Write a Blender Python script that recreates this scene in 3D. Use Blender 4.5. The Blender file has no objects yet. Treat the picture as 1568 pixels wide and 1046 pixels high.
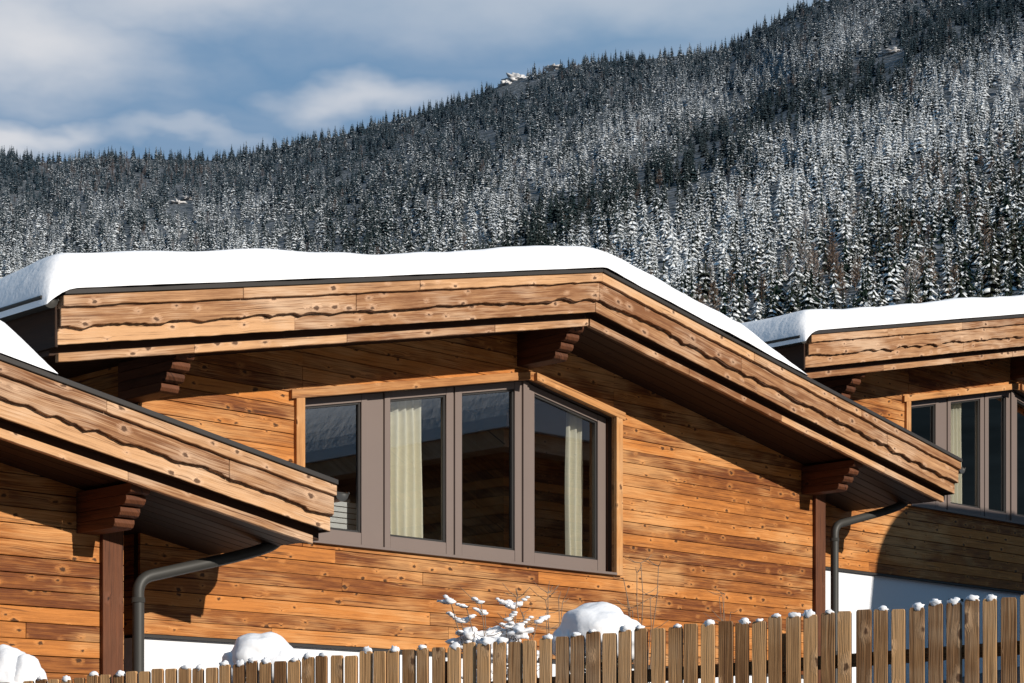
import bpy, bmesh, math, random
import numpy as np
from mathutils import Vector, noise as mnoise
random.seed(7); np.random.seed(7)
R = random.random
sc = bpy.context.scene

# ------------------------------------------------------------------ node helpers
def newmat(name):
    m = bpy.data.materials.new(name); m.use_nodes = True
    nt = m.node_tree
    return m, nt, nt.nodes['Principled BSDF']
def nd(nt, t, ins=None, **kw):
    n = nt.nodes.new(t)
    for k, v in kw.items(): setattr(n, k, v)
    if ins:
        for k, v in ins.items():
            s = n.inputs[k]
            if isinstance(v, bpy.types.NodeSocket): nt.links.new(v, s)
            else: s.default_value = v
    return n
def M(nt, op, a, b=0.0, c=0.0, clamp=False):
    n = nd(nt, 'ShaderNodeMath', {0: a, 1: b, 2: c}, operation=op); n.use_clamp = clamp
    return n.outputs[0]
def VM(nt, op, a, b=(0, 0, 0)):
    n = nd(nt, 'ShaderNodeVectorMath', {0: a, 1: b}, operation=op)
    return n.outputs['Value'] if op in ('LENGTH', 'DOT_PRODUCT') else n.outputs[0]
def MIX(nt, f, a, b, mode='MIX'):
    n = nt.nodes.new('ShaderNodeMix'); n.data_type = 'RGBA'; n.blend_type = mode
    for i, v in ((0, f), (6, a), (7, b)):
        if isinstance(v, bpy.types.NodeSocket): nt.links.new(v, n.inputs[i])
        else: n.inputs[i].default_value = v if i == 0 else (*v[:3], 1)
    return n.outputs[2]
def RAMP(nt, f, a, b):
    return nd(nt, 'ShaderNodeMapRange', {0: f, 1: a, 2: b}).outputs[0]
def NOISE(nt, vec, scale, detail=4, rough=.55, dist=0.0):
    return nd(nt, 'ShaderNodeTexNoise', {'Vector': vec, 'Scale': scale, 'Detail': detail, 'Roughness': rough, 'Distortion': dist}).outputs[0]
def COMB(nt, x, y, z):
    return nd(nt, 'ShaderNodeCombineXYZ', {0: x, 1: y, 2: z}).outputs[0]
def BUMP(nt, h, strength, dist, bs):
    b = nd(nt, 'ShaderNodeBump', {'Height': h, 'Strength': strength, 'Distance': dist})
    nt.links.new(b.outputs[0], bs.inputs['Normal'])

# ------------------------------------------------------------------ materials
def wood(name, dark, light, knot, rough=.65, var=.45, weather=.3, wcol=(.55, .36, .2), kn=.5, con=1.0, bump=True, lines=.6):
    m, nt, bs = newmat(name)
    a = nd(nt, 'ShaderNodeAttribute', attribute_name='wc')
    sep = nd(nt, 'ShaderNodeSeparateXYZ', {0: a.outputs['Vector']})
    x, y, z = sep.outputs
    z30 = M(nt, 'MULTIPLY', z, 30)
    vv = COMB(nt, M(nt, 'MULTIPLY', x, 4.2), M(nt, 'MULTIPLY', y, 6.8), 0)
    vo = nd(nt, 'ShaderNodeTexVoronoi', {'Vector': vv, 'Scale': 1.0}, voronoi_dimensions='2D')
    cs = nd(nt, 'ShaderNodeSeparateColor', {0: vo.outputs['Color']})
    has = M(nt, 'GREATER_THAN', cs.outputs[0], 1 - kn)
    wob = NOISE(nt, COMB(nt, M(nt, 'MULTIPLY', x, 26), M(nt, 'MULTIPLY', y, 40), z30), 1.0, 2)
    kd = M(nt, 'SUBTRACT', M(nt, 'MULTIPLY_ADD', wob, .26, vo.outputs['Distance']), M(nt, 'MULTIPLY_ADD', cs.outputs[1], .14, .11))
    core = M(nt, 'MULTIPLY', RAMP(nt, kd, .05, -.02), has)
    halo = M(nt, 'MULTIPLY', RAMP(nt, kd, .24, .02), has)
    yw = M(nt, 'ADD', y, M(nt, 'MULTIPLY', halo, .014))
    yw = M(nt, 'ADD', yw, M(nt, 'MULTIPLY', NOISE(nt, COMB(nt, M(nt, 'MULTIPLY', x, 1.3), M(nt, 'MULTIPLY', y, 3), z30), 1.0, 1), .06))
    g1 = NOISE(nt, COMB(nt, M(nt, 'MULTIPLY', x, 2.2), M(nt, 'MULTIPLY', yw, 110), z30), 1.0, 3, .65)
    g2 = NOISE(nt, COMB(nt, M(nt, 'MULTIPLY', x, 1.1), M(nt, 'MULTIPLY', yw, 34), z30), 1.0, 2, .5)
    bl = NOISE(nt, COMB(nt, M(nt, 'MULTIPLY', x, 2.6), M(nt, 'MULTIPLY', y, 14), z30), 1.0, 3, .7)
    f = M(nt, 'MULTIPLY_ADD', g1, .6 * con, M(nt, 'MULTIPLY_ADD', g2, .5 * con, M(nt, 'MULTIPLY', bl, .6)))
    f = M(nt, 'ADD', f, M(nt, 'MULTIPLY_ADD', z, var, -.5 * var))
    mid = (.6 * con + .5 * con + .6) / 2
    f = RAMP(nt, f, mid - .30, mid + .28)
    col = MIX(nt, f, dark, light)
    geo = nd(nt, 'ShaderNodeNewGeometry')
    wn = NOISE(nt, VM(nt, 'MULTIPLY', geo.outputs['Position'], (.6, .6, 1.8)), 1.0, 3, .7)
    wf = M(nt, 'MULTIPLY', RAMP(nt, M(nt, 'MULTIPLY_ADD', g1, .5, wn), .72, .92), weather)
    col = MIX(nt, wf, col, wcol)
    col = MIX(nt, M(nt, 'MULTIPLY', halo, .38), col, (min(light[0] * 1.4, .8), light[1] * 1.6, light[2] * 2.1))
    dl = RAMP(nt, M(nt, 'MULTIPLY_ADD', g2, .5, M(nt, 'MULTIPLY', g1, .5)), .42, .35)
    col = MIX(nt, M(nt, 'MULTIPLY', dl, lines), col, knot)
    col = MIX(nt, M(nt, 'MULTIPLY', core, .88), col, knot)
    nt.links.new(col, bs.inputs['Base Color'])
    bs.inputs['Roughness'].default_value = rough
    bs.inputs['Specular IOR Level'].default_value = .25
    if bump: BUMP(nt, M(nt, 'MULTIPLY_ADD', halo, .6, g1), .6, .008, bs)
    return m
def plain(name, col, rough=.6, metal=0, nscale=8, namp=.15, bump=.0, spec=.5):
    m, nt, bs = newmat(name)
    tc = nd(nt, 'ShaderNodeTexCoord')
    n = NOISE(nt, tc.outputs['Object'], nscale, 3)
    c = MIX(nt, n, [v * (1 - namp) for v in col], [min(v * (1 + namp), 1) for v in col])
    nt.links.new(c, bs.inputs['Base Color'])
    bs.inputs['Roughness'].default_value = rough; bs.inputs['Metallic'].default_value = metal
    bs.inputs['Specular IOR Level'].default_value = spec
    if bump: BUMP(nt, n, bump, .02, bs)
    return m
W_WALL = wood('larch_cladding', (.13, .035, .0075), (.51, .185, .040), (.022, .008, .0035), var=.52, weather=.65, wcol=(.66, .35, .14), kn=.58, lines=.62)
W_FASC = wood('fascia_timber', (.20, .082, .032), (.58, .325, .16), (.06, .024, .010), var=.6, weather=.6, wcol=(.66, .47, .32), kn=.55, con=1.15)
W_TRIM = wood('trim_timber', (.28, .11, .035), (.58, .28, .10), (.08, .03, .01), var=.3, weather=.3, kn=.3)
W_DARK = wood('dark_timber', (.05, .018, .008), (.15, .052, .022), (.015, .006, .003), var=.3, weather=.1, wcol=(.2, .09, .045), kn=.2)
W_SOFF = wood('soffit_timber_shaded', (.02, .009, .005), (.045, .019, .009), (.01, .004, .002), var=.3, weather=.1, wcol=(.08, .04, .016), kn=.2, bump=False)  # timber colour darkened to deepen the shade under the eaves
W_FENCE = wood('fence_timber', (.19, .09, .035), (.56, .315, .14), (.07, .028, .012), var=.75, weather=.45, wcol=(.46, .32, .20), kn=.3)
METAL = plain('grey_gutter_metal', (.05, .048, .044), .5, .1, 5, .12, spec=.3)
EDGE = plain('roof_edge_metal', (.04, .035, .032), .5, .1, 5, .12, spec=.3)
FRAME = plain('window_frame_paint', (.175, .133, .115), .45, 0, 3, .05)
SASH = plain('window_gasket', (.02, .018, .017), .5)
PLAST = plain('white_plaster', (.78, .79, .82), .85, 0, 30, .03, .15)
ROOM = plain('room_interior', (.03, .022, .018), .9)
BACK = plain('wall_gap_dark', (.02, .008, .004), .9)
BARK_SHADE = plain('bark_shadow_edge', (.10, .045, .022), .9, 0, 14, .5)  # bark on the live edge, its dark tone doubling as a shadow line
CURT = plain('curtain_fabric', (.82, .76, .62), .9, 0, 20, .05)
BLIND = plain('blind_fabric', (.75, .72, .7), .8)
BARK = plain('twig_bark', (.22, .15, .10), .85, 0, 30, .3)
LEAF = plain('shrub_leaf', (.06, .05, .025), .8, 0, 20, .4)

def snowmat(name, a, b, bump=.35, sc_=5):
    m, nt, bs = newmat(name)
    geo = nd(nt, 'ShaderNodeNewGeometry')
    n = NOISE(nt, geo.outputs['Position'], sc_, 3, .6)
    nt.links.new(MIX(nt, n, a, b), bs.inputs['Base Color'])
    bs.inputs['Roughness'].default_value = .7; bs.inputs['Specular IOR Level'].default_value = .2
    if bump: BUMP(nt, n, bump, .05, bs)
    return m
SNOW = snowmat('snow', (.80, .80, .82), (.87, .86, .87))
LANE = snowmat('low_bounce_snow_ground', (.05, .05, .05), (.2, .2, .21), 0, .6)  # ground albedo lowered to cut light bounced into the wall shadows
def glassmat():
    m = bpy.data.materials.new('window_glass'); m.use_nodes = True; nt = m.node_tree
    nt.nodes.remove(nt.nodes['Principled BSDF'])
    out = nt.nodes['Material Output']
    fr = nd(nt, 'ShaderNodeFresnel', {'IOR': 1.55})
    tr = nd(nt, 'ShaderNodeBsdfTransparent', {'Color': (.76, .79, .79, 1)})
    gl = nd(nt, 'ShaderNodeBsdfGlossy', {'Color': (1, 1, 1, 1), 'Roughness': .01})
    mx = nd(nt, 'ShaderNodeMixShader', {0: M(nt, 'MULTIPLY', fr.outputs[0], 3.8, clamp=True)})
    nt.links.new(tr.outputs[0], mx.inputs[1]); nt.links.new(gl.outputs[0], mx.inputs[2])
    nt.links.new(mx.outputs[0], out.inputs[0])
    return m
GLASS = glassmat()

# ------------------------------------------------------------------ mesh builder
class MB:
    def __init__(s): s.v = []; s.f = []; s.w = []; s.m = []; s.mats = []; s.sm = []
    def mi(s, mat):
        if mat not in s.mats: s.mats.append(mat)
        return s.mats.index(mat)
    def add(s, vs, fs, ws, mat, smooth=False):
        b = len(s.v); i = s.mi(mat)
        s.v += [tuple(v) for v in vs]; s.w += [tuple(w) for w in ws]
        for f in fs: s.f.append(tuple(b + j for j in f)); s.m.append(i); s.sm.append(smooth)
    def build(s, name, parent=None, bevel=0, recalc=True):
        me = bpy.data.meshes.new(name); me.from_pydata(s.v, [], s.f)
        for m in s.mats: me.materials.append(m)
        me.polygons.foreach_set('material_index', s.m)
        me.polygons.foreach_set('use_smooth', s.sm)
        at = me.attributes.new('wc', 'FLOAT_VECTOR', 'POINT')
        at.data.foreach_set('vector', np.array(s.w, dtype=np.float32).ravel())
        if recalc:
            bm = bmesh.new(); bm.from_mesh(me); bmesh.ops.recalc_face_normals(bm, faces=bm.faces); bm.to_mesh(me); bm.free()
        o = bpy.data.objects.new(name, me); sc.collection.objects.link(o)
        if parent: o.parent = parent
        if bevel:
            bv = o.modifiers.new('bevel', 'BEVEL'); bv.width = bevel; bv.segments = 1; bv.limit_method = 'ANGLE'
        return o
def prism(mb, poly, y0, y1, mat, axis='x', slope=0.0, rnd=None):
    if len(poly) < 3: return
    rnd = R() if rnd is None else rnd
    off = R() * 60
    n = len(poly)
    vs = [(x, y0, z) for x, z in poly] + [(x, y1, z) for x, z in poly]
    if axis == 'x': ws = [(x + off, z - slope * x + y * .7, rnd) for x, y, z in vs]
    elif axis == 'z': ws = [(z + off, x + y, rnd) for x, y, z in vs]
    else: ws = [(y + off, x + z, rnd) for x, y, z in vs]
    fs = [tuple(range(n)), tuple(reversed(range(n, 2 * n)))]
    fs += [(i, (i + 1) % n, n + (i + 1) % n, n + i) for i in range(n)]
    mb.add(vs, fs, ws, mat)
def box(mb, x0, x1, y0, y1, z0, z1, mat, axis='x', rnd=None):
    prism(mb, [(x0, z0), (x1, z0), (x1, z1), (x0, z1)], y0, y1, mat, axis, 0, rnd)
def clip(poly, a, b, c):
    out = []
    n = len(poly)
    for i in range(n):
        p, q = poly[i], poly[(i + 1) % n]
        dp, dq = a * p[0] + b * p[1] - c, a * q[0] + b * q[1] - c
        if dp <= 0: out.append(p)
        if dp * dq < 0:
            t = dp / (dp - dq); out.append((p[0] + t * (q[0] - p[0]), p[1] + t * (q[1] - p[1])))
    return out
def chaikin(pts, it=2):
    pts = [Vector(p) for p in pts]
    for _ in range(it):
        o = [pts[0]]
        for a, b in zip(pts[:-1], pts[1:]): o += [a.lerp(b, .25), a.lerp(b, .75)]
        o.append(pts[-1]); pts = o
    return pts
def tube(mb, pts, r, mat, n=10, r2=None, cap=True):
    pts = [Vector(p) for p in pts]; r2 = r if r2 is None else r2
    vs = []; ws = []; N_ = len(pts)
    ref = None
    for i, p in enumerate(pts):
        d = (pts[min(i + 1, N_ - 1)] - pts[max(i - 1, 0)]).normalized()
        if ref is None: ref = d.orthogonal().normalized()
        ref = (ref - d * ref.dot(d)).normalized(); bi = d.cross(ref)
        rr = r + (r2 - r) * i / max(N_ - 1, 1)
        for j in range(n):
            a = 2 * math.pi * j / n
            v = p + (ref * math.cos(a) + bi * math.sin(a)) * rr
            vs.append(v); ws.append((i * .1, a * .02, .5))
    fs = [(i * n + j, i * n + (j + 1) % n, (i + 1) * n + (j + 1) % n, (i + 1) * n + j) for i in range(N_ - 1) for j in range(n)]
    if cap: fs += [tuple(range(n)), tuple(range((N_ - 1) * n, N_ * n))]
    mb.add(vs, fs, ws, mat, True)
def blob(mb, c, r, mat, amp=.15, fr=2.0, nu=20, nv=12, flat=None):
    vs = []; fs = []; s = R() * 50
    for i in range(nv + 1):
        th = math.pi * i / nv
        for j in range(nu):
            ph = 2 * math.pi * j / nu
            d = Vector((math.sin(th) * math.cos(ph), math.sin(th) * math.sin(ph), math.cos(th)))
            k = 1 + amp * mnoise.noise(d * fr + Vector((s, 0, 0))) + amp * .3 * mnoise.noise(d * fr * 2.7 + Vector((s, 5, 0)))
            z = d.z * k * r[2]
            if flat is not None: z = max(z, flat)
            vs.append((c[0] + d.x * k * r[0], c[1] + d.y * k * r[1], c[2] + z))
    for i in range(nv):
        for j in range(nu):
            a, b = i * nu + j, i * nu + (j + 1) % nu
            fs.append((a, b, b + nu, a + nu))
    mb.add(vs, fs, [(0, 0, 0)] * len(vs), mat, True)

# ------------------------------------------------------------------ the terraced chalets
XA = .262
def ZT(x): return 5.239 + (.2055 * (x - XA) if x < XA else -.18 * (x - XA))
SL = {0: .2055, 1: -.18}
XL, XR = -6.12, 6.92
WX0, WXA, WX1, WZ0 = -2.82, .28, 1.59, 2.33
def WT(x): return 4.28 + (.197 * (x - WXA) if x < WXA else -.176 * (x - WXA))
DEPTH = 9.0

def sloped(mb, side, o1, o2, y0, y1, mat, seglen=3.0, wave=0, xa=None, xb=None, gap=.0015, rag=.004):
    a, b = (XL, XA) if side == 0 else (XA, XR)
    if xa is not None: a = xa
    if xb is not None: b = xb
    cuts = [a]
    while cuts[-1] + seglen * 1.3 < b: cuts.append(cuts[-1] + seglen * (.7 + .5 * R()))
    cuts.append(b)
    sd = R() * 90
    for p, q in zip(cuts[:-1], cuts[1:]):
        p += gap; q -= gap
        yj = .006 * R()
        def edge(x, extra):
            n1 = mnoise.noise(Vector((x * 2.6, sd, 0))); n2 = mnoise.noise(Vector((x * 8, sd, 3))); n3 = mnoise.noise(Vector((x * 24, sd, 8)))
            am = .6 + .8 * abs(mnoise.noise(Vector((x * .8, sd, 20))) * 1.6)
            s_ = abs(math.sin(x * 5.5 + 2.6 * math.sin(x * 1.7 + sd)))
            return ZT(x) - o2 - extra + wave * am * (s_ * .9 - .5 + 1.2 * n1 + .6 * n2 + .25 * n3)
        if wave:
            n = max(int((q - p) / .02), 4)
            xs_ = [q + (p - q) * i / n for i in range(n + 1)]
            prism(mb, [(p, ZT(p) - o1), (q, ZT(q) - o1)] + [(x, edge(x, 0)) for x in xs_], y0 + yj, y1, mat, 'x', SL[side])
            prism(mb, [(p, ZT(p) - o1 - .02), (q, ZT(q) - o1 - .02)] + [(x, edge(x, .003 + .016 * mnoise.noise(Vector((x * 5, 4, sd))))) for x in xs_], y0 + yj + .014, y1, BARK_SHADE, 'x', SL[side])  # dark strip behind the wave board: bark edge plus painted shadow line
        else:
            n = max(int((q - p) / .06), 1)
            low = [(q + (p - q) * i / n) for i in range(n + 1)]
            prism(mb, [(p, ZT(p) - o1), (q, ZT(q) - o1)] + [(x, ZT(x) - o2 + rag * mnoise.noise(Vector((x * 3, sd, 1))) + rag * .6 * mnoise.noise(Vector((x * 14, sd, 1)))) for x in low], y0 + (yj if rag else 0), y1, mat, 'x', SL[side])

def snow_roof(parent, x0, x1, T, taper, name='roof_snow'):
    xs = list(np.arange(x0, x1, .07)) + [x1]
    xs = sorted(set([round(v, 4) for v in xs] + [x0 + d for d in (.01, .025, .045)] + [x1 - d for d in (.01, .03)]))
    ys = [-1.07 + d for d in (0, .006, .015, .03, .055, .085, .12, .16, .21)] + list(np.arange(-.8, DEPTH + .2, .16))
    sd = R() * 100
    vs = []; nx = len(xs)
    for j, y in enumerate(ys):
        for i, x in enumerate(xs):
            def q(d, r): return 1 if d >= r else math.sqrt(max(0, 1 - (1 - d / r) ** 2))
            n = mnoise.noise(Vector((x * .55 + sd, y * .6, 0))) + .35 * mnoise.noise(Vector((x * 2.2 + sd, y * 2, 3)))
            t = T * (1 + .25 * n) * q(x - x0, .24) * q(y - ys[0], .22)
            if taper > 0: t *= min(1, max(0, (x1 - x)) / taper) ** .6
            d = abs(x - XA); rz = ZT(x) - (.05 * (1 - d / .7) ** 2 if d < .7 else 0) * (t / T)
            wob = .022 * mnoise.noise(Vector((x * 1.3 + sd, 7, 0))) + .012 * mnoise.noise(Vector((x * 5 + sd, 7, 5))) if j < 7 else 0
            droop = .12 * max(0, 1 - (x - x0) / .3) ** 2
            vs.append((x, y + wob - .02 * (j < 8), rz + .033 + t - droop))
    fs = []
    for j in range(len(ys) - 1):
        for i in range(nx - 1):
            a = j * nx + i; fs.append((a, a + 1, a + nx + 1, a + nx))
    mb = MB(); mb.add(vs, fs, [(0, 0, 0)] * len(vs), SNOW, True)
    return mb.build(name, parent, recalc=False)

def chalet(k, snow_end, win_dx=0.0, lamp=False):
    e = (.70710678, .70710678); nrm = (.70710678, -.70710678)
    u, v, z = {-1: (-10.82, .75, -1.485), 0: (0, 0, 0), 1: (10.87, -.70, 1.485)}[k]
    root = bpy.data.objects.new('wooden_chalet', None); sc.collection.objects.link(root)
    root.location = (u * e[0] + v * nrm[0], 21.36 + u * e[1] + v * nrm[1], z)
    root.rotation_euler = (0, 0, math.radians(45))
    wl, wr = -4.67, 5.47
    mb = MB(); bk = MB()
    dx = win_dx
    X0, XM, X1 = WX0 + dx, WXA, WX1 + dx
    FULL = [(wl, wr, [])]
    regs = [(wl, X0, []), (X1, wr, []), (X0, X1, [(0, 1, WZ0)]),
            (X0, XM, [(.197, -1, .197 * WXA - 4.28)]), (XM, X1, [(-.176, -1, -.176 * WXA - 4.28)])]
    BH = .132
    top = [(-.2055, 1, 5.239 - .2055 * XA - .42), (.18, 1, 5.239 + .18 * XA - .42)]
    for (a, b, cl) in regs:
        full = [(a, 1.33), (b, 1.33), (b, 6), (a, 6)]
        for c in cl + top: full = clip(full, *c) if full else full
        if len(full) >= 3: prism(bk, full, .034, .09, BACK)
    zz = 1.335
    while zz < 5.0:
        for (a, b, cl) in (FULL if zz + BH <= WZ0 else regs):
            cuts = [a]
            nxt = a + 1.2 + 4 * R()
            while nxt < b - .9: cuts.append(nxt); nxt += 2.8 + 2.2 * R()
            cuts.append(b)
            for p, q in zip(cuts[:-1], cuts[1:]):
                gp = .005 + .004 * R()
                poly = [(p + .001, zz), (q - .001, zz), (q - .001, zz + BH - gp), (p + .001, zz + BH - gp)]
                for c in cl + top:
                    if poly: poly = clip(poly, *c)
                if len(poly) >= 3:
                    prism(mb, poly, -.007 * R(), .03, W_WALL)
        zz += BH
    mb.build('wall_cladding', root, bevel=.003)
    for x0, x1 in ((wl, wl + .15), (wr - .15, wr)):
        zz = 1.335
        while zz < ZT(x0) - .45:
            box(bk, x0, x1, .095, DEPTH - .9, zz, min(zz + .125, ZT(x0) - .4), W_WALL, 'y'); zz += BH
    box(bk, wl, wr, DEPTH - .9, DEPTH - .75, 1.3, 3.9, W_WALL)
    box(bk, wl, wr, .025, .25, -2.5, 1.30, PLAST)
    box(bk, wl, wl + .2, .25, DEPTH - .8, -2.5, 1.30, PLAST); box(bk, wr - .2, wr, .25, DEPTH - .8, -2.5, 1.30, PLAST)
    box(bk, wl, wr, -.025, .03, 1.302, 1.328, EDGE)
    bk.build('wall_structure', root)
    # ---- room behind the window
    rm = MB()
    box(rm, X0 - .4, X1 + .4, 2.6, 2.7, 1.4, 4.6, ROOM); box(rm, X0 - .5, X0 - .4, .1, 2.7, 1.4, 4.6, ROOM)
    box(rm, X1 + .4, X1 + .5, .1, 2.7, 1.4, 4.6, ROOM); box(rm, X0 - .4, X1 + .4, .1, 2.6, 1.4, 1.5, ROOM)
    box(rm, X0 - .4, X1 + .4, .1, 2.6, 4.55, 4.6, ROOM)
    rm.build('room', root)
    # ---- window
    def wt(x): return WT(x)
    w = MB(); fy0, fy1 = .115, .2
    def piece(a, b, z0, o, y0=fy0, y1=fy1, mat=FRAME):
        pts = [(a, z0), (b, z0), (b, wt(b) - o)]
        if a < WXA < b: pts.append((WXA, wt(WXA) - o))
        pts.append((a, wt(a) - o)); prism(w, pts, y0, y1, mat)
    mull = [(-2.82, -2.70), (-1.98, -1.60), (-.835, -.613), (.16, .457), (1.457, 1.59)]
    mull = [(a + dx if i in (0, 1, 2, 4) else a, b + dx if i in (0, 1, 2, 4) else b) for i, (a, b) in enumerate(mull)]
    for i, (a, b) in enumerate(mull):
        if i in (0, 4): piece(a, b, WZ0, 0)
        elif i == 1:
            piece(a, a + .075, WZ0, 0); piece(b - .075, b, WZ0, 0); piece(a + .076, b - .076, WZ0, 0, fy0 + .02)
        else:
            m_ = (a + b) / 2; g = .045 if i == 3 else .012
            piece(a, m_ - g, WZ0, 0); piece(m_ + g, b, WZ0, 0); piece(m_ - g + .001, m_ + g - .001, WZ0, 0, fy0 + (.02 if i == 2 else -.025))
    for (a, b), (c, d) in zip(mull[:-1], mull[1:]):
        box(w, b + .001, c - .001, fy0 + .003, fy1, WZ0, 2.47, FRAME)
        prism(w, [(b + .001, wt(b) - .075), (c - .001, wt(c) - .075), (c - .001, wt(c)), (b + .001, wt(b))], fy0 + .003, fy1, FRAME)
        s = .022; A, B = b, c; tp = lambda x: wt(x) - .075
        y0, y1 = fy0 + .022, fy0 + .05
        prism(w, [(A, 2.47), (A + s, 2.47), (A + s, tp(A + s)), (A, tp(A))], y0, y1, SASH)
        prism(w, [(B - s, 2.47), (B, 2.47), (B, tp(B)), (B - s, tp(B - s))], y0, y1, SASH)
        box(w, A + s + .001, B - s - .001, y0, y1, 2.47, 2.47 + s, SASH)
        prism(w, [(A + s + .001, tp(A + s) - s), (B - s - .001, tp(B - s) - s), (B - s - .001, tp(B - s)), (A + s + .001, tp(A + s))], y0, y1, SASH)
    box(w, X0 + .0, X1, -.055, .114, WZ0 - .03, WZ0 - .002, FRAME)
    w.build('window_frame', root, bevel=.003)
    g = MB()
    for (a, b), (c, d) in zip(mull[:-1], mull[1:]):
        pts = [(b, 2.46), (c, 2.46), (c, wt(c) - .07), (b, wt(b) - .07)]
        tl = .004 * (R() - .5)
        g.add([(x, fy0 + .045 + tl * (i in (1, 2)), z_) for i, (x, z_) in enumerate(pts)], [(0, 1, 2, 3)], [(0, 0, 0)] * 4, GLASS)
    g.build('window_glass', root, recalc=False)
    t = MB()
    tw = .105
    box(t, X0 - tw, X0 - .001, -.045, .03, WZ0 - .03, wt(X0) - .002, W_TRIM, 'z')
    box(t, X1 + .001, X1 + tw, -.045, .03, WZ0 - .03, wt(X1) - .002, W_TRIM, 'z')
    prism(t, [(X0 - tw - .06, wt(X0 - tw - .06)), (WXA - .05, wt(WXA - .05)), (WXA - .05, wt(WXA - .05) + .085), (X0 - tw - .06, wt(X0 - tw - .06) + .085)], -.05, .03, W_TRIM, 'x', .197)
    prism(t, [(WXA + .05, wt(WXA + .05)), (X1 + tw + .04, wt(X1 + tw + .04)), (X1 + tw + .04, wt(X1 + tw + .04) + .085), (WXA + .05, wt(WXA + .05) + .085)], -.05, .03, W_TRIM, 'x', -.176)
    box(t, X0 - .02, X0, .031, .114, WZ0, wt(X0), W_TRIM, 'z'); box(t, X1, X1 + .02, .031, .114, WZ0, wt(X1), W_DARK, 'z')  # right reveal in dark timber, its shade put into the colour
    t.build('window_trim', root, bevel=.003)
    # ---- curtains
    c = MB()
    def curtain(a, b, z0, z1, y=.36, mat=CURT, amp=.035, fr=60):
        n = int((b - a) / .008); vs = []; ph = R() * 6
        for j, z_ in enumerate(np.linspace(z0, z1, 8)):
            for i in range(n + 1):
                x = a + (b - a) * i / n
                vs.append((x + .01 * math.sin(j + i * .1), y + amp * math.sin(fr * x + ph + .5 * math.sin(9 * x + ph) + .12 * j), z_))
        fs = [(j * (n + 1) + i, j * (n + 1) + i + 1, (j + 1) * (n + 1) + i + 1, (j + 1) * (n + 1) + i) for j in range(7) for i in range(n)]
        c.add(vs, fs, [(0, 0, 0)] * len(vs), mat, True)
    curtain(-1.42 + dx, -.93 + dx, 1.9, 4.1); curtain(1.2 + dx, 1.45 + dx, 1.9, 4.1)
    for q_ in range(9): box(c, -2.28 + dx, -1.72 + dx, .30, .315, 2.3 + q_ * .055, 2.345 + q_ * .055, BLIND)
    c.build('curtains', root, recalc=False)
    # ---- roof
    r = MB()
    for s in (0, 1):
        a, b = (XL + .01, XA) if s == 0 else (XA, XR - .01)
        yy = -.93
        while yy < DEPTH:
            y2 = -.815 if yy < -.9 else min(yy + (.16 if yy < .2 else 2.2), DEPTH)
            ob = .385 if yy < -.9 else .47
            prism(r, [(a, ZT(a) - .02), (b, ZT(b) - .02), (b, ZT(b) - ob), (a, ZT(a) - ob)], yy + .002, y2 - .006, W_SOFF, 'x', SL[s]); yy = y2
        sloped(r, s, .015, .105, -1.05, -.932, W_FASC, 2.2, rag=.011)
        sloped(r, s, .09, .265, -1.008, -.934, W_FASC, 2.8, wave=.027)
        sloped(r, s, .20, .40, -.957, -.936, W_FASC, 3.4, rag=.006)
        aa, bb = (XL + .06, XA - .02) if s == 0 else (XA + .0, XR - .12)
        sloped(r, s, .458, .53, -.875, -.82, W_FASC, 1.8, xa=aa, xb=bb)
        sloped(r, s, -.03, .013, -1.066, -.9, EDGE, 30, rag=0)
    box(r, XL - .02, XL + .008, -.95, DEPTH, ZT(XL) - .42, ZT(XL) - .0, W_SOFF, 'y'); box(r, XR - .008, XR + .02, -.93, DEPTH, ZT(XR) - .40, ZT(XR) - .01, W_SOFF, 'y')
    for s in (0, 1):
        a, b = (XL - .03, XA) if s == 0 else (XA, XR + .03)
        prism(r, [(a, ZT(a) - .012), (b, ZT(b) - .012), (b, ZT(b) + .028), (a, ZT(a) + .028)], -.898, DEPTH + .1, EDGE)
    r.build('roof', root, bevel=.004)
    # ---- purlin brackets
    p = MB()
    for ux in (-4.74, .17, 5.1):
        zt = min(ZT(ux - .1), ZT(ux + .1)) - .472
        for i, L in enumerate((.79, .72, .64, .56)):
            h = .085
            z1 = zt - i * h; z0 = z1 - h + .003
            vs = []
            prof = [(.1, z0), (-L + .05, z0), (-L + .02, z0 + .012), (-L, z0 + .04), (-L, z1 - .012), (-L + .015, z1), (.1, z1)]
            n = len(prof)
            for xx in (ux - .095, ux + .095): vs += [(xx, y, z_) for y, z_ in prof]
            off = R() * 9; rd = R()
            fs = [tuple(range(n)), tuple(range(n, 2 * n))] + [(q, (q + 1) % n, n + (q + 1) % n, n + q) for q in range(n)]
            p.add(vs, fs, [(y + off, x + z_, rd) for x, y, z_ in vs], W_DARK)
    box(p, 5.23, 5.43, -.055, -.009, 1.2, ZT(5.43) - .475, W_DARK, 'z')
    p.build('roof_brackets_and_post', root, bevel=.003)
    # ---- gutters and downpipe
    q = MB()
    for x, zc, y0 in ((XL - .1, ZT(XL) - .05, -1.0), (XR + .09, ZT(XR) - .06, -1.0)):
        rr = .078; vs = []; n = 14
        for y in (y0, DEPTH):
            for rad in (rr, rr - .006):
                for j in range(n + 1):
                    a = math.pi * (1 + j / n); vs.append((x + rad * math.cos(a), y, zc + rad * math.sin(a)))
        m_ = n + 1; fs = []
        for j in range(n):
            fs += [(j, j + 1, 2 * m_ + j + 1, 2 * m_ + j), (m_ + j, m_ + j + 1, 3 * m_ + j + 1, 3 * m_ + j)]
        fs += [tuple(range(m_)), (0, m_, 3 * m_, 2 * m_), (m_ - 1, 2 * m_ - 1, 4 * m_ - 1, 3 * m_ - 1)]
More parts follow.
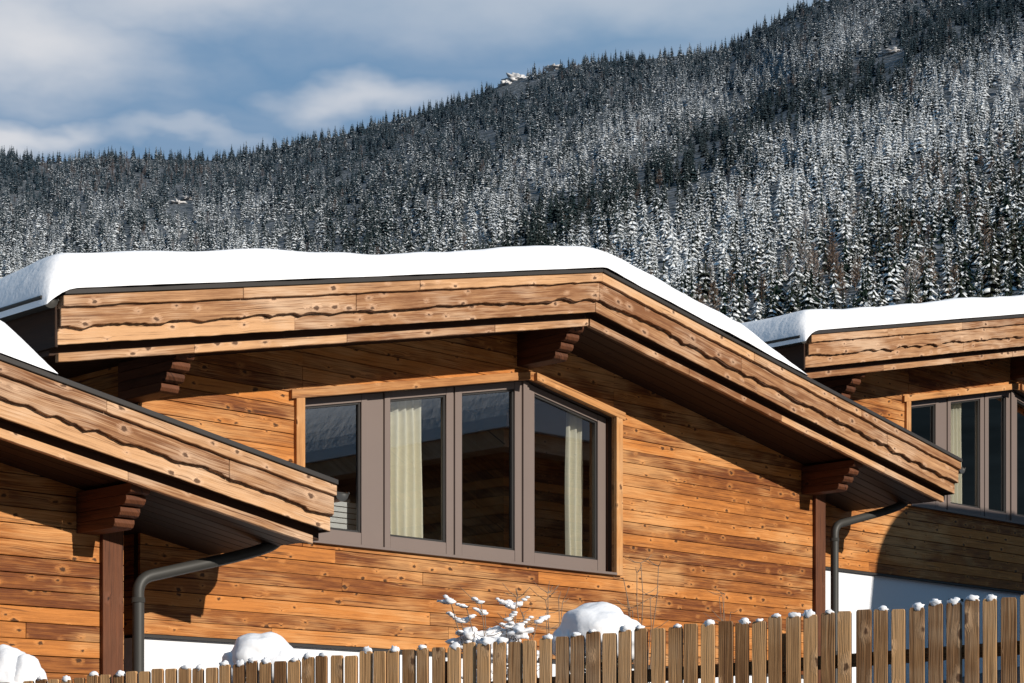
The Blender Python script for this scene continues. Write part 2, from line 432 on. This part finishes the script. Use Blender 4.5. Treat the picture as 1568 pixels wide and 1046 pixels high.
        q.add(vs, fs, [(0, 0, 0)] * len(vs), METAL, True)
        tube(q, [(x - rr, y0, zc), (x - rr, DEPTH, zc)], .011, METAL, 6); tube(q, [(x + rr, y0, zc), (x + rr, DEPTH, zc)], .011, METAL, 6)
    tube(q, chaikin([(7.01, -.2, 3.95), (7.01, -.2, 3.66), (6.8, -.2, 3.53), (5.8, -.13, 3.27), (5.54, -.11, 3.2), (5.54, -.11, 2.95), (5.54, -.11, .2)], 3), .05, METAL, 14)
    for zz in (3.0, 1.6): tube(q, [(5.54, -.11, zz), (5.54, -.11, zz + .04)], .057, METAL, 14)
    q.build('gutters_and_downpipe', root, recalc=False)
    snow_roof(root, XL - .18, snow_end, .27, 1.1 if k >= 0 else .4)
    if lamp:
        l = MB()
        box(l, -4.67 + 3.16, -4.67 + 3.3, -.02, .02, .86, 1.1, SASH); box(l, -4.67 + 3.15, -4.67 + 3.31, -.13, -.02, 1.06, 1.1, SASH)
        box(l, -4.67 + 3.17, -4.67 + 3.29, -.12, -.021, .9, .92, SASH)
        l.build('wall_lamp', root)
    return root

chalet(0, 3.7)
chalet(-1, 4.15)
chalet(1, 3.7, win_dx=.3, lamp=True)

# ------------------------------------------------------------------ house across the lane
nb = bpy.data.objects.new('neighbour_house', None); sc.collection.objects.link(nb)
nb.location = (0, 21.36, 0); nb.rotation_euler = (0, 0, math.radians(45))
mb = MB()
for i in range(40):
    z = -.5 + i * .15
    if z > 5.35: break
    box(mb, 8.5, 17, -14, -8.3, z, z + .142, W_WALL if z > 1.6 else PLAST)
for x in (9.6, 12, 14.4):
    box(mb, x, x + 1.2, -8.3, -8.24, 2.3, 3.6, FRAME); box(mb, x + .1, x + 1.1, -8.24, -8.23, 2.4, 3.5, SASH)
for y in (-13, -10.5):
    box(mb, 8.44, 8.5, y, y + 1.2, 2.3, 3.6, FRAME); box(mb, 8.42, 8.44, y + .1, y + 1.1, 2.4, 3.5, SASH)
box(mb, 8.1, 17.4, -14.6, -7.9, 5.45, 5.75, W_FASC)
mb.build('body', nb)
mb = MB()
arc = [(8.05 + 1.5 - 1.5 * math.cos(a), 5.76 + 1.35 * math.sin(a)) for a in np.linspace(0, math.pi / 2, 12)]
prism(mb, arc + [(17.5, 7.3), (17.5, 5.76)], -14.7, -7.8, SNOW)
mb.build('roof_snow', nb)

# ------------------------------------------------------------------ ground
def gz(X, Y):
    u = .70710678 * (X + Y - 21.36)
    return .2 + 10 * math.tanh(.0137 * u)
vs = [(0, 0, gz(0, 0))]; fs = []
rad = list(np.geomspace(1, 12000, 80)); na = 120
for r_ in rad:
    for j in range(na):
        a = 2 * math.pi * j / na; X, Y = r_ * math.cos(a), r_ * math.sin(a)
        z = gz(X, Y) + (.06 * mnoise.noise(Vector((X * .5, Y * .5, 0))) if r_ < 60 else 0)
        vs.append((X, Y, z))
for j in range(na): fs.append((0, 1 + j, 1 + (j + 1) % na))
for i in range(len(rad) - 1):
    for j in range(na):
        a, b = 1 + i * na + j, 1 + i * na + (j + 1) % na
        fs.append((a, a + na, b + na, b))
mb = MB(); mb.add(vs, fs, [(0, 0, 0)] * len(vs), LANE, True); mb.build('ground')

# ------------------------------------------------------------------ mountain
F = 3116.0
skx = [-1500, -400, 0, 60, 170, 250, 330, 420, 510, 600, 700, 780, 840, 900, 1000, 1100, 1160, 1205, 1250, 1400, 1568, 1900, 2800]
sky_ = [270, 240, 231, 244, 236, 238, 240, 222, 205, 180, 152, 120, 104, 90, 84, 73, 45, 18, 0, -35, -70, -140, -260]
def skyl(x): return np.interp(x, skx, sky_) + 6
def Db(x): return np.interp(x, [-1500, 0, 700, 1568, 2800], [1700, 1500, 1050, 760, 680])
def Ds(x): return np.interp(x, [-1500, 0, 800, 1568, 2800], [4200, 4300, 4500, 3900, 3300])
def warp(x, y): return mnoise.noise(Vector((x * .004, y * .006, 1.3))) * 55 + mnoise.noise(Vector((x * .013, y * .02, 4))) * 18
def relief(x, y):
    c = y + .5 * x + warp(x, y)
    fade = min(1, max(0, (x - 350) / 350))
    r = np.interp(c, [300, 560, 680, 760, 845, 960, 1100, 1400], [.0, .014, -.025, .030, -.050, -.012, .01, .03]) * fade
    r += .018 * mnoise.noise(Vector((x * .006 + 9, y * .012, 0))) + .010 * mnoise.noise(Vector((x * .02, y * .04, 6)))
    return r
S0 = (1200 - 560) / F
def surf(x, tau):
    ss = (1200 - float(skyl(x))) / F
    s = S0 + (ss - S0) * tau
    y = 1200 - s * F
    D = float(Db(x)) * (float(Ds(x)) / float(Db(x))) ** tau
    D *= 1 + relief(x, y) * max(0, min(1, (1.05 - tau) * 6)) * max(0, min(1, (tau + .5) * 2))
    return Vector(((x - 784) / F * D, D, s * D))
xs = np.arange(-1500, 2801, 16); taus = np.concatenate([np.linspace(-1.5, -.3, 14), np.linspace(-.25, 1, 110)])
vs = []
for t_ in taus:
    for x in xs: vs.append(surf(float(x), float(t_)))
for k_ in (1.15, 1.4, 1.8, 2.3):
    for x in xs:
        p = surf(float(x), 1.0); vs.append((p.x * k_, p.y * k_, p.z * (1 - (k_ - 1) * .55)))
nx = len(xs); nr = len(taus) + 4
fs = [(j * nx + i, j * nx + i + 1, (j + 1) * nx + i + 1, (j + 1) * nx + i) for j in range(nr - 1) for i in range(nx - 1)]
m, nt, bs = newmat('forest_floor')
geo = nd(nt, 'ShaderNodeNewGeometry')
n1 = NOISE(nt, geo.outputs['Position'], .12, 4, .7)
nt.links.new(MIX(nt, RAMP(nt, n1, .46, .62), (.022, .028, .028), (.20, .21, .23)), bs.inputs['Base Color'])
bs.inputs['Roughness'].default_value = .9
mb = MB(); mb.add(vs, fs, [(0, 0, 0)] * len(vs), m, True); mb.build('mountain', recalc=False)
mb = MB()
ROCKY = snowmat('snow_on_rock', (.28, .25, .23), (.85, .85, .86), 0, .08)
for (px, py, a, b) in [(788, 122, 17, 7), (774, 130, 9, 4), (1366, 82, 18, 4), (272, 312, 10, 3.5), (847, 104, 10, 3), (287, 306, 8, 2.5)]:
    sy = float(skyl(px)); p = surf(float(px), (560 - py) / (560 - sy)); D = p.y
    blob(mb, (p.x, p.y, p.z), (a / F * D, 14, b / F * D), ROCKY, 1.0, 2.2, 40, 24)
mb.build('snowy_clearing', recalc=False)

# unseen valley slopes, added to block low sky glow (behind and beside the camera)
vs = []; fs = []; ja = 90
for i, (rr_, hh_) in enumerate([(250, -6), (500, 30), (900, 150), (1500, 330), (2200, 480), (3000, 620), (3800, 560)]):
    for j in range(ja + 1):
        a = math.radians(-245 + 300 * j / ja)
        n_ = 1 + .25 * mnoise.noise(Vector((j * .25, i * .6, 5))) if i > 1 else 1
        ed = min(1, j / 6, (ja - j) / 6)
        vs.append((rr_ * math.cos(a), rr_ * math.sin(a), hh_ * n_ * (ed if hh_ > 0 else 1)))
for i in range(6):
    for j in range(ja):
        a = i * (ja + 1) + j; fs.append((a, a + 1, a + ja + 2, a + ja + 1))
BLOCKER_HILL = plain('sky_blocker_hill', (.045, .055, .055), .95, 0, .02, .6, spec=0)
mb = MB(); mb.add(vs, fs, [(0, 0, 0)] * len(vs), BLOCKER_HILL, True); mb.build('sky_blocker_hills', recalc=False)

# ------------------------------------------------------------------ forest
def treemat():
    m, nt, bs = newmat('snowy_conifer')
    sr = nd(nt, 'ShaderNodeAttribute', attribute_name='srnd').outputs['Fac']
    snow_lit = nd(nt, 'ShaderNodeAttribute', attribute_name='snow', attribute_type='INSTANCER').outputs['Fac']  # snow cover, with the painted light bands of the slope in it
    br = nd(nt, 'ShaderNodeAttribute', attribute_name='brown', attribute_type='INSTANCER').outputs['Fac']
    haze = nd(nt, 'ShaderNodeAttribute', attribute_name='far_haze', attribute_type='INSTANCER').outputs['Fac']
    tc = nd(nt, 'ShaderNodeTexCoord')
    n = NOISE(nt, tc.outputs['Object'], 18, 1)
    val = M(nt, 'ADD', M(nt, 'MULTIPLY', sr, .65), M(nt, 'MULTIPLY_ADD', n, .8, -.22))
    f = M(nt, 'MULTIPLY_ADD', M(nt, 'SUBTRACT', snow_lit, val), 3.4, .5, clamp=True)
    base = MIX(nt, br, (.014, .025, .018), (.19, .125, .085))
    c = MIX(nt, f, base, (.82, .83, .83))
    c = MIX(nt, M(nt, 'MULTIPLY', haze, .34), c, (.085, .135, .20))  # aerial haze painted into distant trees as a blue-grey tint
    nt.links.new(c, bs.inputs['Base Color']); bs.inputs['Roughness'].default_value = .9
    bs.inputs['Specular IOR Level'].default_value = 0
    return m
TREE = treemat()
col = bpy.data.collections.new('conifer_tree_models')
def conifer(seed, bare=False):
    rn = random.Random(seed); v = []; f = []; s = []
    def face(pts, r):
        b = len(v); v.extend(pts); f.append(tuple(range(b, b + len(pts)))); s.append(r)
    for i in range(5):
        a, b = 2 * math.pi * i / 5, 2 * math.pi * (i + 1) / 5
        r0 = .013 if bare else .06
        face([(r0 * math.cos(a), r0 * math.sin(a), .0), (r0 * math.cos(b), r0 * math.sin(b), .0), (0, 0, .96)], 1.3)
    if bare:
        for i in range(130):
            z = .15 + .8 * rn.random(); a = rn.random() * 6.283; L = (.2 * (1 - z) + .06) * (.6 + .6 * rn.random())
            w = .008; dx, dy = math.cos(a), math.sin(a); up = .35 + .6 * rn.random()
            face([(-dy * w, dx * w, z), (dy * w, -dx * w, z), (dx * L, dy * L, z + L * up)], .3 + .8 * rn.random())
            face([(dx * L * .5, dy * L * .5, z + L * up * .5 - w), (dx * L * .5, dy * L * .5, z + L * up * .5 + w), (dx * L * .9 - dy * L * .4, dy * L * .9 + dx * L * .4, z + L * up * 1.1)], .3 + .8 * rn.random())
    else:
        nt_ = 9 + rn.randint(0, 4)
        wd = .15 + .09 * rn.random(); pw = .65 + .35 * rn.random(); lean = .03 * (rn.random() - .5)
        for t_ in range(nt_):
            z = .08 + .87 * (t_ / (nt_ - 1)) ** .95
            r = (wd + .03 * rn.random()) * (1 - z) ** pw + .014
            nb_ = 9 if z < .6 else 5
            a0 = rn.random() * 6
            for k in range(nb_):
                if rn.random() < .08: continue
                a = a0 + 6.283 * (k + .5 * rn.random()) / nb_; L = r * (.55 + .7 * rn.random())
                zz = z + .03 * (rn.random() - .5); dx, dy = math.cos(a), math.sin(a); w = L * (.26 + .12 * rn.random())
                dr = L * (.4 + .35 * rn.random()); q = rn.random()
                root = (0, 0, zz + .02); tip = (dx * L, dy * L, zz - dr)
                mid = (dx * L * .6, dy * L * .6, zz - dr * .38)
                ml = (dx * L * .62 - dy * w, dy * L * .62 + dx * w, zz - dr * .8)
                mr = (dx * L * .62 + dy * w, dy * L * .62 - dx * w, zz - dr * .8)
                face([root, ml, mid], q); face([root, mid, mr], q + .1 * rn.random())
                face([mid, ml, tip], q + .12); face([mid, tip, mr], q + .12)
        v = [(p[0] + lean * p[2] ** 2, p[1], p[2]) for p in v]
    me = bpy.data.meshes.new('conifer'); me.from_pydata(v, [], f); me.materials.append(TREE)
    at = me.attributes.new('srnd', 'FLOAT', 'FACE'); at.data.foreach_set('value', s)
    o = bpy.data.objects.new('conifer_%02d' % seed, me); col.objects.link(o)
for i in range(8): conifer(i)
conifer(8, True); conifer(9, True)

pts = []; rot = []; scl = []; var = []; snow_lights = []; brn = []; far_haze = []
rng = np.random.RandomState(3)
NC = 110000
X_ = rng.uniform(-250, 1850, NC); Y_ = rng.uniform(-120, 520, NC); U_ = rng.uniform(0, 1, NC)
A0 = 2100 * 640 / NC
holes = [(786, 124, 22, 11), (1366, 84, 20, 7), (276, 310, 18, 6), (745, 205, 14, 5), (845, 106, 10, 4)]
for x, y, u_ in zip(X_, Y_, U_):
    sy = float(skyl(x))
    if y < sy: continue
    tau = (560 - y) / (560 - sy)
    D = float(Db(x)) * (float(Ds(x)) / float(Db(x))) ** tau
    H = 27 * F / D
    dk = .050 - .018 * min(1, max(0, (2200 - D) / 1000))
    if u_ > A0 / (dk * H * H): continue
    skip = False
    for hx, hy, ha, hb in holes:
        if abs(x - hx) < ha and hy - hb < y < hy + hb + H * .7: skip = True
    if skip: continue
    p = surf(float(x), tau)
    c = y + .5 * x + warp(x, y)
    fd = min(1, max(0, (x - 500) / 250))
    ns = mnoise.noise(Vector((x * .012, y * .02, 8))); ns2 = mnoise.noise(Vector((x * .05, y * .08, 2)))
    g_ = lambda m0, w: math.exp(-((c - m0) / w) ** 2)
    snow_light = .36 + fd * (.30 * g_(715, 44) - .34 * g_(792, 30) + .42 * g_(895, 75) + .12 * max(0, min(1, (c - 900) / 80))) + .26 * ns + .18 * ns2 + .32 * (rng.rand() - .5)  # bands put sunlit and shaded slopes into the snow amount
    if tau > .7: snow_light -= .12 * (tau - .7) / .3
    if x < 500: snow_light += .22 * max(0, (y - 280) / 100)
    pb = .03 + .18 * max(0, 1 - abs(c - 1010) / 90) * fd + .3 * math.exp(-((x - 1500) / 120) ** 2 - ((y - 340) / 70) ** 2) + .35 * math.exp(-((x - 200) / 130) ** 2 - ((y - 275) / 22) ** 2) + .5 * math.exp(-((x - 1370) / 150) ** 2 - ((y - 440) / 35) ** 2)
    isb = rng.rand() < pb
    h = 14 + 20 * rng.rand() ** 1.2
    if isb: h *= .75
    pts.append((p.x, p.y, p.z - .8)); rot.append(rng.rand() * 6.283); scl.append(h)
    var.append(rng.randint(8, 10) if isb else rng.randint(0, 8)); snow_lights.append(snow_light * (.75 if isb else 1)); brn.append(1.0 if isb else .12 * rng.rand())
    far_haze.append(max(0, min(1, (D - 1100) / 2600)))
print('TREES', len(pts))
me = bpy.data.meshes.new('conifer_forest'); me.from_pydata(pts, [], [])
for nm, tp, dat in (('rotz', 'FLOAT', rot), ('scl', 'FLOAT', scl), ('variant', 'INT', var), ('snow', 'FLOAT', snow_lights), ('brown', 'FLOAT', brn), ('far_haze', 'FLOAT', far_haze)):
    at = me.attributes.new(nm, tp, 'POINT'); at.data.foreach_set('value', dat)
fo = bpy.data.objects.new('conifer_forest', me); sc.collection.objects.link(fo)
ng = bpy.data.node_groups.new('forest_scatter', 'GeometryNodeTree')
ng.interface.new_socket('Geometry', in_out='INPUT', socket_type='NodeSocketGeometry')
ng.interface.new_socket('Geometry', in_out='OUTPUT', socket_type='NodeSocketGeometry')
gi = ng.nodes.new('NodeGroupInput'); go = ng.nodes.new('NodeGroupOutput')
ci = ng.nodes.new('GeometryNodeCollectionInfo'); ci.inputs['Collection'].default_value = col
ci.inputs['Separate Children'].default_value = True; ci.inputs['Reset Children'].default_value = True
ip = ng.nodes.new('GeometryNodeInstanceOnPoints'); ip.inputs['Pick Instance'].default_value = True
def na_(name, t):
    n = ng.nodes.new('GeometryNodeInputNamedAttribute'); n.data_type = t; n.inputs['Name'].default_value = name
    return [o for o in n.outputs if o.enabled and o.name == 'Attribute'][0]
cx = ng.nodes.new('ShaderNodeCombineXYZ'); ng.links.new(na_('rotz', 'FLOAT'), cx.inputs[2])
ng.links.new(gi.outputs[0], ip.inputs['Points']); ng.links.new(ci.outputs[0], ip.inputs['Instance'])
ng.links.new(na_('variant', 'INT'), ip.inputs['Instance Index']); ng.links.new(cx.outputs[0], ip.inputs['Rotation'])
ng.links.new(na_('scl', 'FLOAT'), ip.inputs['Scale']); ng.links.new(ip.outputs[0], go.inputs[0])
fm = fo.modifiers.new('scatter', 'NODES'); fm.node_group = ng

# ------------------------------------------------------------------ fence
fe = bpy.data.objects.new('picket_fence', None); sc.collection.objects.link(fe)
PA = Vector((-4.6, 13.29)); PB = Vector((4.4, 9.55))
mb = MB(); sb = MB()
dirv = (PB - PA).normalized(); ang = math.atan2(dirv.y, dirv.x); Lf = (PB - PA).length
fe.location = (PA.x, PA.y, 0); fe.rotation_euler = (0, 0, ang)
def ftop(s): return .62 + ((s - 1.408) / 8.34) * .43
s = 0
while s < Lf:
    w = .070 + .010 * R(); h = ftop(s) + .022 * (R() - .5); th = .024
    tl = .008 * (R() - .5); y0 = .012 * R()
    c = w * .08
    prism(mb, [(s, h - 1.55), (s + w, h - 1.55), (s + w + tl, h - .006 - c), (s + w - c + tl, h), (s + c + tl, h + .004 * (R() - .5)), (s + tl, h - .006 - c)], y0, y0 + th, W_FENCE, 'z')
    rr_ = R()
    if rr_ < (.35 + .4 * (s / Lf)):
        k_ = .6 + .9 * R()
        blob(sb, (s + w * (.35 + .3 * R()) + tl, y0 + th / 2 + .004, h + .003), (w * .42 * min(k_, 1), .022, .017 * k_), SNOW, .6, 2.5, 12, 8)
    s += .091 + .005 * R()
for o in (.22, 1.15):
    prism(mb, [(0, ftop(0) - o), (Lf, ftop(Lf) - o), (Lf, ftop(Lf) - o - .07), (0, ftop(0) - o - .07)], .04, .08, W_FENCE, 'x')
for s in np.arange(.5, Lf, 2.0):
    box(mb, s, s + .09, .081, .16, ftop(s) - 1.7, ftop(s) - .08, W_FENCE, 'z')
mb.build('pickets_and_rails', fe, bevel=.002); sb.build('fence_snow', fe, recalc=False)

# ------------------------------------------------------------------ shrubs
def shrub(px, py_top, D, rpx, hpx, name='snow_covered_shrub'):
    X = (px - 784) / F * D; zt = (1200 - py_top) / F * D; r = rpx / F * D; hh = hpx / F * D
    g = gz(X, D)
    root = bpy.data.objects.new(name, None); sc.collection.objects.link(root); root.location = (X, D, g)
    top = zt - g; s_ = MB()
    blob(s_, (0, 0, top - hh), (r, r, hh), SNOW, .2, 1.3, 44, 28, flat=-hh * .35)
    blob(s_, (r * .45, -r * .2, top - hh * 1.15), (r * .7, r * .7, hh * .8), SNOW, .25, 1.4, 30, 20)
    blob(s_, (-r * .6, -r * .1, top - hh * 1.3), (r * .55, r * .6, hh * .7), SNOW, .25, 1.4, 30, 20)
    s_.build('snow_cap', root, recalc=False)
    l_ = MB()
    for i in range(1500):
        z_ = R() * (top - hh * 1.1); rr = r * (.9 - .25 * abs(z_ / top - .6)) * math.sqrt(R()); a = R() * 6.283
        p = Vector((rr * math.cos(a), rr * math.sin(a), z_)); d1 = Vector((R() - .5, R() - .5, R() - .5)).normalized() * .03; d2 = d1.orthogonal().normalized() * .015
        l_.add([p - d1, p + d2, p + d1, p - d2], [(0, 1, 2, 3)], [(0, 0, 0)] * 4, LEAF)
    for i in range(12):
        a = R() * 6.28; tube(l_, [(0, 0, 0), (r * .3 * math.cos(a), r * .3 * math.sin(a), top * .5), (r * .7 * math.cos(a), r * .7 * math.sin(a), top - hh)], .012, BARK, 5, .005)
    l_.build('branches', root, recalc=False)
shrub(400, 968, 14.0, 54, 46)
shrub(915, 926, 14.5, 62, 46)
shrub(16, 990, 13.6, 48, 48)

def twigs(px, py_top, D, spread, n, name='bare_shrub', th=.006, seed=1, snow=None):
    rn = random.Random(seed)
    X = (px - 784) / F * D; g = gz(X, D); root = bpy.data.objects.new(name, None); sc.collection.objects.link(root); root.location = (X, D, g)
    H = (1200 - py_top) / F * D - g; sp = spread / F * D; m_ = MB(); s_ = MB()
    lo = .80
    for i in range(n):
        a = rn.random() * 6.283; l = H * (lo + (1 - lo) * rn.random()); o = sp * (.15 + .85 * rn.random())
        p = []
        for j in range(9):
            t_ = j / 8; p.append(Vector((math.cos(a) * o * t_ ** 1.6 + .02 * mnoise.noise(Vector((i * 3, j * .8, 0))), math.sin(a) * o * .6 * t_ ** 1.6, l * t_)))
        tube(m_, p, th, BARK, 5, th * .45)
        for b in range(8):
            j = rn.randint(5 if snow else 4, 8); q = p[j]; dl = .08 + .12 * rn.random(); aa = rn.random() * 6.28
            e_ = q + Vector((math.cos(aa) * dl * .9, math.sin(aa) * dl * .5, dl * (.1 + .6 * rn.random())))
            mid_ = (q + e_) / 2 + Vector((0, 0, -.01)); tube(m_, [q, mid_, e_], th * .6, BARK, 4, th * .3)
            if snow and rn.random() < snow:
                for t2 in (.1, .3, .5, .7, .9):
                    c_ = q.lerp(e_, t2); rr = .007 + .009 * rn.random() * (1.3 - t2)
                    blob(s_, c_ + Vector((0, 0, rr * .5)), (rr * 2.2, rr * 1.3, rr), SNOW, .7, 2.2, 9, 6)
        if snow and rn.random() < .6:
            for t2 in (0, .3, .6, .9):
                c_ = p[6].lerp(p[7], t2); rr = .010 + .014 * rn.random() ** 2
                blob(s_, c_ + Vector((.004, 0, 0)), (rr * 1.2, rr * 1.1, rr * 1.7), SNOW, .7, 2.0, 10, 7)
    if snow:
        for i in range(15):
            rr = .025 + .045 * rn.random()
            blob(s_, Vector((rn.gauss(.12, .38) * sp, rn.gauss(0, .25) * sp, H * rn.uniform(.77, .865))), (rr * 1.5, rr, rr * .75), SNOW, 1.1, 1.5, 22, 14)
    m_.build('twigs', root, recalc=False)
    if snow: s_.build('snow_clumps', root, recalc=False)
twigs(762, 912, 14.0, 76, 17, 'snowy_shrub', .007, 5, .5)
twigs(850, 878, 15.5, 65, 9, 'bare_shrub', .0065, 11)
twigs(985, 858, 15.5, 40, 7, 'bare_shrub', .0065, 12)
twigs(1110, 890, 16, 25, 4, 'bare_shrub', .005, 13)

# ------------------------------------------------------------------ sun, sky, camera
EL = math.atan(.37)
d = Vector((.7071 + .06 * .7071, -.7071 + .06 * .7071, 0)).normalized()
tosun = Vector((d.x * math.cos(EL), d.y * math.cos(EL), math.sin(EL)))
sl = bpy.data.lights.new('sun', 'SUN'); sl.energy = 5.0; sl.angle = math.radians(.5); sl.color = (1, .93, .83)
so = bpy.data.objects.new('sun', sl); sc.collection.objects.link(so); so.rotation_euler = (-tosun).to_track_quat('-Z', 'Y').to_euler()
so.location = (20, -10, 30)
w = bpy.data.worlds.new('World'); sc.world = w; w.use_nodes = True; nt = w.node_tree
bg = nt.nodes['Background']; bg.inputs[1].default_value = .06
sk = nd(nt, 'ShaderNodeTexSky', sky_type='NISHITA'); sk.sun_disc = False; sk.sun_elevation = EL
sk.sun_rotation = math.atan2(d.x, d.y); sk.altitude = 1200; sk.air_density = 1.0; sk.dust_density = .1; sk.ozone_density = 1.5
skc = MIX(nt, 1.0, sk.outputs[0], (1.8, 2.75, 2.65), 'MULTIPLY')
skc = VM(nt, 'MINIMUM', skc, (2.6, 4.8, 7.8))
tc = nd(nt, 'ShaderNodeTexCoord'); dr = VM(nt, 'NORMALIZE', tc.outputs['Generated'])
wn = nd(nt, 'ShaderNodeTexNoise', {'Vector': VM(nt, 'MULTIPLY', dr, (1, 1, 2.2)), 'Scale': 7.0, 'Detail': 5, 'Roughness': .55})
wp = VM(nt, 'ADD', dr, VM(nt, 'MULTIPLY', VM(nt, 'SUBTRACT', wn.outputs['Color'], (.5, .5, .5)), (.22, .05, .08)))
mask = None
for (px, py, a, b, st) in [(0, 55, 250, 80, .95), (260, -20, 330, 58, .7), (600, 168, 130, 30, .75), (50, 222, 110, 26, .95), (900, -5, 440, 72, .55), (340, 228, 200, 16, .45)]:
    c0 = Vector(((px - 784) / F, 1, (1200 - py) / F)).normalized()
    dd = VM(nt, 'MULTIPLY', VM(nt, 'SUBTRACT', wp, tuple(c0)), (F / a, 2.0, F / b))
    k_ = M(nt, 'MULTIPLY', nd(nt, 'ShaderNodeMapRange', {0: VM(nt, 'LENGTH', dd), 1: 1.8, 2: .0}, interpolation_type='SMOOTHSTEP').outputs[0], st)
    mask = k_ if mask is None else M(nt, 'MAXIMUM', mask, k_)
st_n = NOISE(nt, VM(nt, 'MULTIPLY', dr, (3, 3, 10)), 2.2, 4, .6, .5)
# thin streaks: mostly on the mountain side of the sky, clearer towards the sun
dsp = nd(nt, 'ShaderNodeSeparateXYZ', {0: dr})
strk = M(nt, 'MULTIPLY', RAMP(nt, st_n, .42, .8), M(nt, 'MULTIPLY_ADD', RAMP(nt, dsp.outputs[1], -.2, .7), .28, .05))
mask = M(nt, 'MAXIMUM', mask, strk)
c = MIX(nt, mask, skc, (11.6, 11.8, 12.4))
nt.links.new(c, bg.inputs[0])
cam = bpy.data.cameras.new('camera'); co = bpy.data.objects.new('camera', cam); sc.collection.objects.link(co)
co.rotation_euler = (math.radians(90), 0, 0); cam.sensor_width = 36; cam.lens = F / 1568 * 36; cam.shift_y = 677 / 1568
cam.clip_end = 40000; cam.clip_start = .1
sc.camera = co
sc.view_settings.view_transform = 'Standard'; sc.view_settings.look = 'None'; sc.view_settings.exposure = 0
